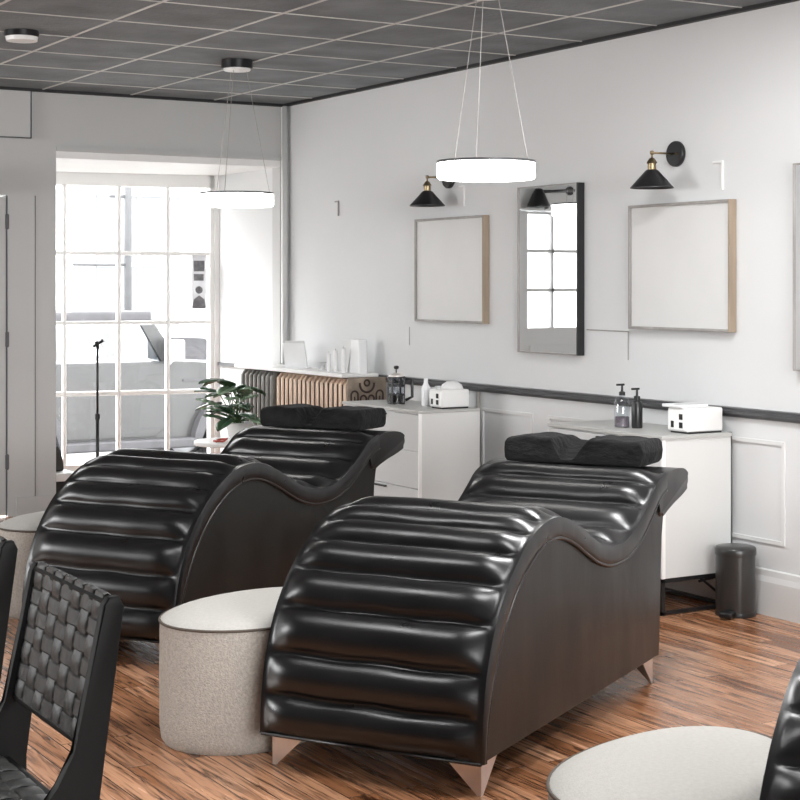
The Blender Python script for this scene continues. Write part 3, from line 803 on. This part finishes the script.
# ------------------------------------------------------------------ white cabinets
def make_cabinet(label, X0, X1, Y0, Y1, z0=.165, z1=.80):
    r = thing('white_cabinet', (X0, Y0, 0), 0, label, 'cabinet', 'white cabinets against the long wall')
    dx, dy = X1 - X0, Y1 - Y0
    MB().box(.018, dx, 0, dy, z0, z1 - .012, .002).build('body', M['cab'], r)
    MB().box(-.004, dx + .002, -.006, dy + .004, z1 - .016, z1, .002).build('top_panel', M['cabtop'], r)
    MB().box(0, .018, -.003, .008, z0, z1 - .016).build('edge_band', M['cabedge'], r)
    n = 3; h = (z1 - .02 - z0 - .004) / n
    for k in range(n):
        d = MB().box(.0, .018, .010, dy - .004, z0 + .002 + k * h + .002, z0 + .002 + (k + 1) * h - .002, .0015).build('drawer', M['cabfront'], r)
        MB().box(-.016, .001, dy * .40, dy * .40 + .12, z0 + (k + 1) * h - .018, z0 + (k + 1) * h - .008, .002).build('handle', M['black'], d)
    f = MB(); t = .018
    for xx in (0, dx - t):
        for yy in (0, dy - t): f.box(xx, xx + t, yy, yy + t, 0, z0)
    for yy in (0, dy - t):
        f.box(0, dx, yy, yy + t, z0 - t, z0).box(0, dx, yy, yy + t, .005, .005 + t * .8)
    for xx in (0, dx - t):
        f.box(xx, xx + t, 0, dy, z0 - t, z0).box(xx, xx + t, 0, dy, .005, .005 + t * .8)
    f.tube([(dx * .55, t / 2, z0 - .01), (dx - .01, t / 2, .03)], .006, 8)
    f.tube([(dx * .55, t / 2, z0 - .03), (dx - .01, t / 2, z0 - .01)], .006, 8)
    f.build('leg_frame', M['black'], r)
    return r
make_cabinet('white drawer cabinet beside the pedal bin, on a black frame', 4.745, 5.15, 5.72, 6.58)
make_cabinet('white drawer cabinet with black handles behind the farther lounger', 4.635, 5.03, 7.62, 8.48, .165, .795)

# white boxes (towel warmers) on the cabinets
def make_box(label, X, Y, Z, dx, dy, dz, lidname):
    r = thing('countertop_appliance', (X, Y, Z), 0, label, 'appliance')
    MB().box(0, dx, 0, dy, .008, dz, .008).build('housing', M['white'], r, auto=35)
    MB().box(-.004, .0, .008, dy - .008, .016, dz - .008, .002).build('front_plate', M['cabedge'], r)
    for (a, c, w_, h_) in ((.30, .55, .022, .026), (.30, .22, .022, .026), (.72, .22, .018, .03)):
        MB().box(-.007, -.003, dy * a - w_ / 2, dy * a + w_ / 2, dz * c, dz * c + h_, .001).build('socket', M['blackpl'], r)
    MB().box(.01, dx - .004, .006, dy - .01, 0, .010).build('foot_strip', M['blackpl'], r)
    return r
bx1 = make_box('white appliance with black sockets on the cabinet beside the pedal bin', 4.915, 5.745, .80, .21, .14, .115, '')
MB().box(-.01, .15, .03, .17, .116, .130, .004).build('clear_lid', M['acry'], bx1)
bx2 = make_box('white appliance with black sockets on the far cabinet', 4.80, 7.65, .795, .18, .13, .105, '')
MB().lathe([(.0, .045), (.03, .042), (.055, .025), (.065, 0), (0, 0)], 24, Matrix.Translation((.11, .07, .104))).build('tissue', M['towel'], bx2, smooth=True)

def bottle(name, label, X, Y, Z, prof, m, pump, cat='bottle', liquid=None):
    r = thing(name, (X, Y, Z), 0, label, cat)
    MB().lathe(prof, 28).build('bottle_body', m, r, auto=35)
    h = prof[-1][1]
    if liquid: MB().lathe(liquid[0], 24).build('liquid', liquid[1], r, auto=35)
    if pump:
        MB().lathe([(0, h - .004), (.015, h - .004), (.015, h + .012), (.006, h + .016), (.005, h + .045), (0, h + .045)], 20).build('collar', M['blackpl'], r, auto=35)
        MB().box(-.032, .012, -.006, .006, h + .042, h + .052, .002).build('pump_spout', M['blackpl'], r)
    return r
rr = .033
bottle('pump_bottle', 'clear glass pump bottle beside the black pump bottle', 4.90, 6.20, .80, [(0, 0), (.036, 0), (.038, .01), (.038, .11), (.03, .135), (.015, .145), (.013, .155), (0, .155)], M['clear'], True,
       liquid=([(0, .004), (.034, .004), (.034, .05), (0, .05)], mat('amber_soap', (.16, .13, .15), .2, noise=.3)))
bottle('pump_bottle', 'black pump bottle on the cabinet beside the pedal bin', 4.93, 6.125, .80, [(0, 0), (.024, 0), (.026, .006), (.026, .115), (.022, .125), (.012, .13), (.011, .138), (0, .138)], M['blackpl'], True)
# far cabinet things
X, Y = 4.80, 8.14
fp = thing('coffee_press', (X, Y, .795), 0, 'black framed glass coffee press on the far cabinet', 'coffee press')
MB().lathe([(0, .006), (.045, .006), (.045, .15), (.041, .15), (.041, .012), (0, .012)], 28).build('glass_beaker', M['clear'], fp, auto=35)
fm = MB()
for k in range(6):
    a = k * PI / 3; fm.box(-.004, .004, -.0035 + .047, .0035 + .047, 0, .155, M=Matrix.Rotation(a, 4, 'Z'))
for z in (.0, .05, .10, .148): fm.lathe([(.0445, z), (.051, z), (.051, z + .010), (.0445, z + .010)], 28, closed=True)
fm.build('frame', M['black'], fp)
MB().lathe([(0, .178), (.02, .175), (.045, .162), (.047, .152), (0, .152)], 24).build('lid', M['chrome'], fp, auto=35)
MB().tube([(0, 0, .17), (0, 0, .205)], .004, 8).lathe([(0, .22), (.012, .218), (.016, .21), (.012, .2), (0, .2)], 16).build('plunger', M['blackpl'], fp)
MB().tube([(.048, -.02, .14), (.085, -.035, .14), (.085, -.035, .04), (.048, -.02, .02)], .009, 10).build('handle', M['blackpl'], fp, smooth=True)
MB().lathe([(0, .014), (.040, .014), (.040, .06), (0, .06)], 24).build('coffee', mat('dark_coffee', (.02, .015, .012), .2, noise=.2), fp)
bottle('spray_bottle', 'translucent white bottle beside the coffee press', 4.87, 7.93, .795, [(0, 0), (.025, 0), (.027, .01), (.027, .10), (.016, .12), (.012, .13), (.012, .155), (0, .155)], M['acry'], False)
bottle('small_jar', 'small clear jar behind the white appliance on the far cabinet', 4.95, 7.92, .795, [(0, 0), (.03, 0), (.03, .10), (.02, .11), (0, .11)], M['acry'], False)
dbx = MB().box(4.93, 4.99, 7.80, 7.88, .80, .885, .004)
tag(dbx.build('dark_box', M['rail']), 'small dark box behind the white appliance on the far cabinet', 'box')

# ------------------------------------------------------------------ pedal bin
bn = thing('pedal_bin', (5.055, 5.585, 0), 0, 'dark steel cylindrical pedal bin against the white wall', 'bin')
MB().lathe([(0, .012), (.086, .012), (.088, .02), (.088, .272), (0, .272)], 40).build('body', M['bin'], bn, auto=35)
MB().lathe([(0, 0), (.09, 0), (.092, .008), (.09, .02), (0, .02)], 40).build('base_ring', M['blackpl'], bn, auto=35)
MB().lathe([(.091, .270), (.092, .276), (.092, .298), (.086, .306), (.05, .312), (0, .314), (0, .27)], 40, closed=True).build('lid', M['bin'], bn, auto=50)
a_ = Matrix.Rotation(math.radians(-150), 4, 'Z')
MB().box(.07, .150, -.03, .03, .008, .032, .008, a_).build('pedal', M['blackpl'], bn)
MB().tube([(.083, -.03, .25), (.092, -.03, .10)], .004, 8, M=Matrix.Rotation(math.radians(10), 4, 'Z')).build('hinge_bracket', M['blackpl'], bn)

# ------------------------------------------------------------------ radiators and shelf
def radiator(name, label, y0, y1, n, m, mgap, ornate):
    r = thing(name, (4.88, y0, 0), 0, label, 'radiator')
    L_ = y1 - y0; p = L_ / n; D_ = .22
    for k in range(n):
        yc = (k + .5) * p; hw = p * .21
        prof = []
        f = MB().prism([(0, .10), (.02, .08), (D_ - .02, .08), (D_, .10), (D_, .86), (D_ - .03, .895), (.03, .895), (0, .86)], yc - hw, yc + hw, 'y', min(.010, hw * .6))
        f.build('fin', m, r, auto=35)
    MB().box(.012, D_ - .03, p * .3, L_ - p * .3, .12, .86).build('gap_shade_core', mgap, r)  # dark box standing for the shade in the gaps between fins
    for yy in (p * .6, L_ - p * .6):
        MB().lathe([(0, 0), (.03, 0), (.022, .03), (.018, .09), (0, .09)], 16, Matrix.Translation((.06, yy, 0))).lathe([(0, 0), (.03, 0), (.022, .03), (.018, .09), (0, .09)], 16, Matrix.Translation((D_ - .06, yy, 0))).build('foot', m, r, auto=35)
    if ornate:
        e = MB().box(.0, D_ + .055, -.018, -.004, .08, .905, .004)
        ep = e.build('end_plate', M['orn'], r)
        o = MB()
        def arc(cx, cz, R, a0, a1, rr_, k=18):
            return [(cx + R * math.cos(a0 + (a1 - a0) * i / k), -.020, cz + R * math.sin(a0 + (a1 - a0) * i / k)) for i in range(k + 1)]
        o.tube(arc(.135, .865, .050, PI * .95, PI * 2.05, 0), .007, 8)
        o.tube(arc(.135, .872, .018, 0, 2 * PI, 0), .006, 8)
        for cx_ in (.048, .225):
            o.tube([(cx_ - .024, -.02, .62)] + arc(cx_, .80, .024, PI, 0, 0) + [(cx_ + .024, -.02, .62)], .006, 8)
            o.tube([(cx_, -.02, .63), (cx_, -.02, .79)], .005, 8)
        for cx_ in (.11, .165):
            o.tube([(cx_ - .020, -.02, .70)] + arc(cx_, .775, .020, PI, 0, 0) + [(cx_ + .020, -.02, .70)], .006, 8)
        o.tube(arc(.11, .725, .018, 0, 2 * PI, 0), .005, 8)
        o.build('raised_ornament', M['coppdark'], ep, smooth=True)
    return r
radiator('copper_radiator', 'copper coloured ribbed radiator with an ornate bronze end plate', 8.88, 9.86, 16, M['copper'], M['coppdark'], True)
radiator('grey_radiator', 'grey ribbed radiator behind the green plant', 9.90, 10.42, 8, M['greyiron'], M['coppdark'], False)
sh = MB().prism([(4.86, 8.90), (5.12, 8.90), (5.12, 10.5), (4.90, 10.5), (4.86, 10.46)], .905, .928, 'z', .004)
tag(sh.build('radiator_shelf', M['white']), 'white shelf board lying on top of the radiators', 'shelf')
SZ = .928
# items on the shelf
bs = thing('brochure_stand', (4.98, 9.75, SZ), math.radians(-60), 'pale grey brochure stand at the far end of the radiator shelf', 'brochure stand')
MB().prism([(-.005, 0), (.055, 0), (.05, .006), (.012, .012), (-.028, .165), (-.034, .165)], -.085, .085, 'x').build('holder', M['acry'], bs)
MB().prism([(.012, .016), (.018, .016), (-.020, .18), (-.027, .18)], -.075, .075, 'x').build('leaflet', M['paper'], bs)
tag(MB().lathe([(0, 0), (.03, 0), (.012, .01), (.008, .035), (.03, .05), (.033, .052), (.01, .04), (0, .038)], 20).build('glass_candle_holder', M['acry'], loc=(4.97, 9.36, SZ), smooth=True), 'small milky glass holder in the middle of the radiator shelf', 'candle holder')
for i, (xx, yy, hh, lb) in enumerate(((4.93, 9.20, .115, 'far short white candle tube on the radiator shelf'), (4.94, 9.13, .135, 'middle white candle tube on the radiator shelf'), (4.955, 9.055, .15, 'near tall white candle tube on the radiator shelf'))):
    cnd = tag(MB().lathe([(0, 0), (.014, 0), (.014, hh), (0, hh + .004)], 18).build('candle', M['towel'], loc=(xx, yy, SZ), auto=40), lb, 'candle', 'white candles on the radiator shelf')
    MB().tube([(0, 0, hh), (0, 0, hh + .014)], .0012, 6).build('wick', M['rail'], cnd)
tag(MB().box(-.004, .004, -.055, .055, 0, .20, .002, Matrix.Rotation(math.radians(8), 4, 'Y')).build('blank_card', M['paper'], loc=(5.04, 9.20, SZ)), 'blank pale card leaning behind the candles', 'card')
vs_ = thing('white_vase', (5.07, 8.72, .735), 0, 'tall tapered white vase at the corner of the far cabinet', 'vase')
vs_.location = (4.93, 8.40, .795)
bpy.data.objects.remove(vs_)
tv = MB().prism([(-.06, 0), (.06, 0), (.05, .21), (-.05, .21)], -.03, .03, 'x', .006)
tvo = tag(tv.build('tapered_lantern', M['acry'], loc=(5.02, 8.925 + .05, SZ)), 'pale tapered lantern at the near end of the radiator shelf', 'lantern')

# ------------------------------------------------------------------ table, plant and cord near the shop window
tx, ty = room((232 - 400) / FPX * 10.1, 10.1)
tb = thing('low_table', (tx - .03, ty, 0), 0, 'low white table under the plant by the shop window', 'table')
MB().lathe([(0, .50), (.20, .50), (.205, .505), (.205, .522), (.2, .527), (0, .527)], 40).build('table_top', M['white'], tb, auto=40)
MB().lathe([(0, 0), (.13, 0), (.13, .012), (.02, .02), (.018, .50), (0, .50)], 28).build('pedestal', M['white'], tb, auto=40)
pt = thing('potted_plant', (tx + .06, ty + .02, .527), 0, 'dark green plant with split leaves beside the radiator', 'plant')
MB().lathe([(0, 0), (.055, 0), (.07, .02), (.085, .10), (.08, .105), (.07, .085), (0, .085)], 28).build('pot', M['white'], pt, auto=40)
MB().lathe([(0, .08), (.072, .08), (.072, .088), (0, .09)], 24).build('soil', M['soil'], pt)
rl = random.Random(11)
def leaf_mesh(mb, base, dirv, up, ln, wd, split):
    d = Vector(dirv).normalized(); u = Vector(up); u = (u - d * u.dot(d)).normalized(); sdv = d.cross(u)
    n = 14; bm = bmesh.new()
    for sg in (-1, 1):
        prev = None
        for i in range(n + 1):
            t = i / n
            wv = wd * (math.sin(PI * min(1, t * .93 + .07)) ** .75) * (1 if not split else (1 if i % 4 < 3 or i < 3 else .38))
            droop = -.25 * ln * t * t
            c = Vector(base) + d * (ln * t) + u * droop
            e = c + sdv * sg * wv + d * (-.06 * ln * (1 - t)) + u * (.10 * wv)
            cur = (bm.verts.new(c), bm.verts.new(c + (e - c) * .5 + u * .012), bm.verts.new(e))
            if prev:
                for k in (0, 1):
                    f = (prev[k], prev[k + 1], cur[k + 1], cur[k])
                    bm.faces.new(f if sg > 0 else f[::-1])
            prev = cur
    mb._add(bm)
def plant_leaf(par, ang, elev, reach, ln, wd, split, m, h0=.09):
    ax = Vector((math.cos(ang), math.sin(ang), 0))
    P0 = Vector((rl.uniform(-.02, .02), rl.uniform(-.02, .02), h0))
    P1 = P0 + ax * reach * .25 + Vector((0, 0, elev * .7)); P2 = P0 + ax * reach + Vector((0, 0, elev))
    st = catmull([tuple(P0), tuple(P1), tuple(P2)], 6)
    mb = MB()
    leaf_mesh(mb, P2, ax + Vector((0, 0, rl.uniform(-.2, .7))), Vector((-ax.x * .5, -ax.y * .5, 1)), ln, wd, split)
    o = mb.build('leaf', m, par, smooth=True)
    sm = o.modifiers.new('thick', 'SOLIDIFY'); sm.thickness = .0015
    MB().tube(st, .0035, 6).build('leaf_stem', M['stem'], o, smooth=True)
cam_ang = math.atan2(-ty, -tx)
specs = []
for k in range(19):
    a_ = cam_ang + rl.uniform(-2.4, 2.4)
    specs.append((a_, rl.uniform(.02, .27), rl.uniform(.03, .13), rl.uniform(.12, .17), rl.uniform(.042, .062)))
for i, (a_, e_, re_, ln_, wd_) in enumerate(specs):
    plant_leaf(pt, a_, e_, re_, ln_, wd_, i % 2 == 0, M['leaf'] if i % 3 else M['leaflight'])
p2 = thing('potted_plant', (4.60, 9.90, 0), 0, 'taller plant with feathery dark leaves right in front of the grey radiator', 'plant')
MB().lathe([(0, 0), (.09, 0), (.11, .02), (.13, .24), (.12, .245), (.11, .22), (0, .22)], 28).build('pot', M['wall_grey'], p2, auto=40)
MB().lathe([(0, .20), (.113, .20), (.113, .225), (0, .228)], 24).build('soil', M['soil'], p2)
for i in range(20):
    plant_leaf(p2, rl.uniform(0, 2 * PI), rl.uniform(.30, .60), rl.uniform(.02, .10), rl.uniform(.13, .19), rl.uniform(.035, .055), i % 2 == 0, M['leaf'] if i % 4 else M['leaflight'], .22)
rc = MB().tube(catmull([(tx - .14, ty - .04, .532), (tx - .11, ty - .10, .532), (tx - .07, ty - .08, .545), (tx - .06, ty - .03, .540), (tx - .10, ty - .01, .533), (tx - .15, ty - .10, .533)], 6), .006, 8)
tag(rc.build('red_cord', M['red'], smooth=True), 'short loop of red cord on the low white table', 'cord')

# tripod stand by the window
sx_, sy_ = room((97.5 - 400) / FPX * 10.75, 10.75)
ts = thing('tripod_stand', (sx_, sy_, 0), 0, 'slim black tripod stand before the shop window', 'stand')
MB().tube([(0, 0, .12), (0, 0, .62)], .011, 12).tube([(0, 0, .6), (0, 0, 1.09)], .008, 12).build('pole', M['black'], ts, smooth=True)
MB().lathe([(0, .60), (.016, .60), (.016, .64), (0, .64)], 16).build('collar', M['blackpl'], ts, auto=35)
for k in range(3):
    a_ = 2 * PI * k / 3 + .4
    MB().tube([(0, 0, .34), (.26 * math.cos(a_), .26 * math.sin(a_), .008)], .007, 8).build('leg', M['black'], ts, smooth=True)
MB().tube([(-.03, 0, 1.075), (.035, -.01, 1.115)], .010, 10).tube([(.005, 0, 1.06), (-.01, 0, 1.11)], .012, 10).build('clamp_head', M['blackpl'], ts, smooth=True)

# small side table with bag, seen past the left column
qx, qy = room((52 - 400) / FPX * 11.15, 11.15)
sd = thing('side_table', (qx, qy, 0), 0, 'small white topped table with a black base half hidden by the left column', 'table')
MB().box(-.13, .13, -.13, .13, .16, .215, .006).build('table_top', M['white'], sd)
MB().box(-.10, .06, -.10, .10, 0, .16, .004).build('base', M['black'], sd)
bg = thing('black_bag', (qx - .02, qy, .215), .3, 'black rounded bag on the small table behind the left column', 'bag')
MB().prism(catmull([(-.09, 0), (-.095, .08), (-.06, .16), (0, .19), (.05, .16), (.085, .07), (.09, 0)], 5), -.04, .04, 'y', .02).build('bag_body', M['strap'], bg, auto=50)
MB().tube(catmull([(-.05, 0, .15), (-.02, 0, .26), (.03, 0, .24), (.05, 0, .14)], 6), .006, 8).build('bag_handle', M['blackpl'], bg, smooth=True)

# ------------------------------------------------------------------ wall lamps
def sconce(Y, label, lit=False):
    r = thing('wall_lamp', (XR, Y, 2.103), 0, label, 'wall lamp', 'black cone wall lamps')
    RX = Matrix.Rotation(-PI / 2, 4, 'Y')
    MB().lathe([(0, 0), (.060, 0), (.062, .004), (.062, .016), (.058, .022), (0, .024)], 36, RX).build('wall_plate', M['black'], r, auto=35)
    for dy in (-.022, .022):
        MB().lathe([(0, .024), (.006, .024), (.005, .031), (0, .032)], 12, Matrix.Translation((0, dy, 0)) @ RX).build('screw', M['brass'], r, auto=35)
    MB().tube([(-.02, 0, 0), (-.152, 0, 0)], .005, 10).build('arm', M['brass'], r, smooth=True)
    MB().lathe([(0, -.011), (.009, -.008), (.011, 0), (.009, .008), (0, .011)], 14, Matrix.Translation((-.156, 0, 0))).tube([(-.156, 0, 0), (-.156, 0, -.03)], .005, 10).build('joint', M['brass'], r, smooth=True)
    MB().lathe([(0, -.024), (.012, -.026), (.024, -.045), (.026, -.05), (.020, -.052), (.020, -.082), (.024, -.084), (.0, -.084)], 24, Matrix.Translation((-.156, 0, 0))).build('lamp_socket', M['brass'], r, auto=35)
    MB().lathe([(.022, -.080), (.030, -.084), (.103, -.165), (.103, -.169), (.099, -.166), (.026, -.088), (.0, -.086), (0, -.080)], 40, Matrix.Translation((-.156, 0, 0))).build('lamp_shade', M['black'], r, auto=35)
    MB().lathe([(0, -.155), (.016, -.148), (.022, -.13), (.016, -.11), (.01, -.088), (0, -.088)], 18, Matrix.Translation((-.156, 0, 0))).build('bulb', M['towel'], r, smooth=True)
    return r
s1 = sconce(6.13, 'black cone wall lamp with brass socket above the large picture')
dup(s1, (XR, 8.165, 2.103), 0, 'black cone wall lamp above the small picture, partly behind the glowing ring')

# ------------------------------------------------------------------ ring pendants
def pendant(X, Y, label):
    r = thing('ring_pendant', (X, Y, 1.955), 0, label, 'pendant lamp', 'glowing ring pendants')
    Ro, Ri = .205, .165
    MB().lathe([(Ri + .003, -.038), (Ro - .006, -.038), (Ro, -.032), (Ro, .028), (Ri, .028), (Ri, -.032)], 72, closed=True).build('diffuser', M['diffuser'], r, auto=40)
    MB().lathe([(Ri - .002, .028), (Ro + .002, .028), (Ro + .002, .038), (Ri - .002, .038)], 72, closed=True).build('metal_rim', M['rail'], r, auto=35)
    for k in range(3):
        a_ = 2 * PI * k / 3 + .25 - YAW
        MB().tube([(.186 * math.cos(a_), .186 * math.sin(a_), .036), (.05 * math.cos(a_), .05 * math.sin(a_), .742)], .0016, 6).build('wire', M['framelight'], r)
    MB().lathe([(0, .78), (.088, .78), (.088, .732), (0, .732)], 40).build('canopy', M['blackpl'], r, auto=35)
    MB().lathe([(0, .732), (.076, .732), (.076, .724), (.070, .720), (0, .720)], 40).build('canopy_cover', M['white'], r, auto=35)
    return r
pa = pendant(3.828, 5.752, 'large glowing white ring pendant hanging before the long wall')
cxp, cyp = room((237 - 400) / FPX * 9.25, 9.25)
dup(pa, (cxp, cyp, 1.955), 0, 'farther glowing ring pendant hanging before the shop window')
cl = thing('ceiling_spotlight', (2.56, 8.0, ZC), 0, 'small round black and white fitting on the ceiling at the top left', 'ceiling lamp')
MB().lathe([(0, 0), (.085, 0), (.085, -.03), (0, -.03)], 36).build('housing', M['blackpl'], cl, auto=35)
MB().lathe([(0, -.03), (.08, -.03), (.076, -.05), (0, -.052)], 36).build('lens', M['white'], cl, auto=35)

# ------------------------------------------------------------------ pictures and mirrors
def picture(Y0, Y1, Z0, Z1, label, d=.042):
    r = thing('framed_picture', (XR, Y0, Z0), 0, label, 'picture', 'pale framed pictures')
    L_, H_ = Y1 - Y0, Z1 - Z0; t = .014
    f = MB().box(-d, 0, 0, t, 0, H_, .002)
    f.build('side_rail', M['framewood'], r)
    f = MB().box(-d, 0, L_ - t, L_, 0, H_, .002).box(-d, 0, t, L_ - t, 0, t, .002).box(-d, 0, t, L_ - t, H_ - t, H_, .002)
    f.build('frame', M['framelight'], r)
    MB().box(-d + .012, -.004, t, L_ - t, t, H_ - t).build('print', M['paper'], r)
    return r
picture(5.715, 6.455, 1.258, 1.868, 'large pale framed picture under the wall lamp nearest the right edge')
picture(7.75, 8.50, 1.257, 1.870, 'smaller looking pale framed picture nearest the corner')
def mirror(Y0, Y1, Z0, Z1, label):
    r = thing('wall_mirror', (XR, Y0, Z0), 0, label, 'mirror', 'tall mirrors')
    L_, H_ = Y1 - Y0, Z1 - Z0; t = .012; d = .045
    MB().box(-d, 0, 0, .010, 0, H_, .001).build('side_rail', M['black'], r)
    t = .007
    MB().box(-d, 0, L_ - t, L_, 0, H_, .001).box(-d, 0, t, L_ - t, 0, t, .001).box(-d, 0, t, L_ - t, H_ - t, H_, .001).build('frame', M['framelight'], r)
    MB().box(-d + .006, -.004, t, L_ - t, t, H_ - t).build('mirror_glass', M['mirror'], r)
    return r
mirror(6.865, 7.41, 1.110, 2.006, 'tall narrow mirror between the two pictures, reflecting a paned door')
mirror(4.72, 5.31, 1.10, 2.004, 'tall mirror cut off at the right edge')
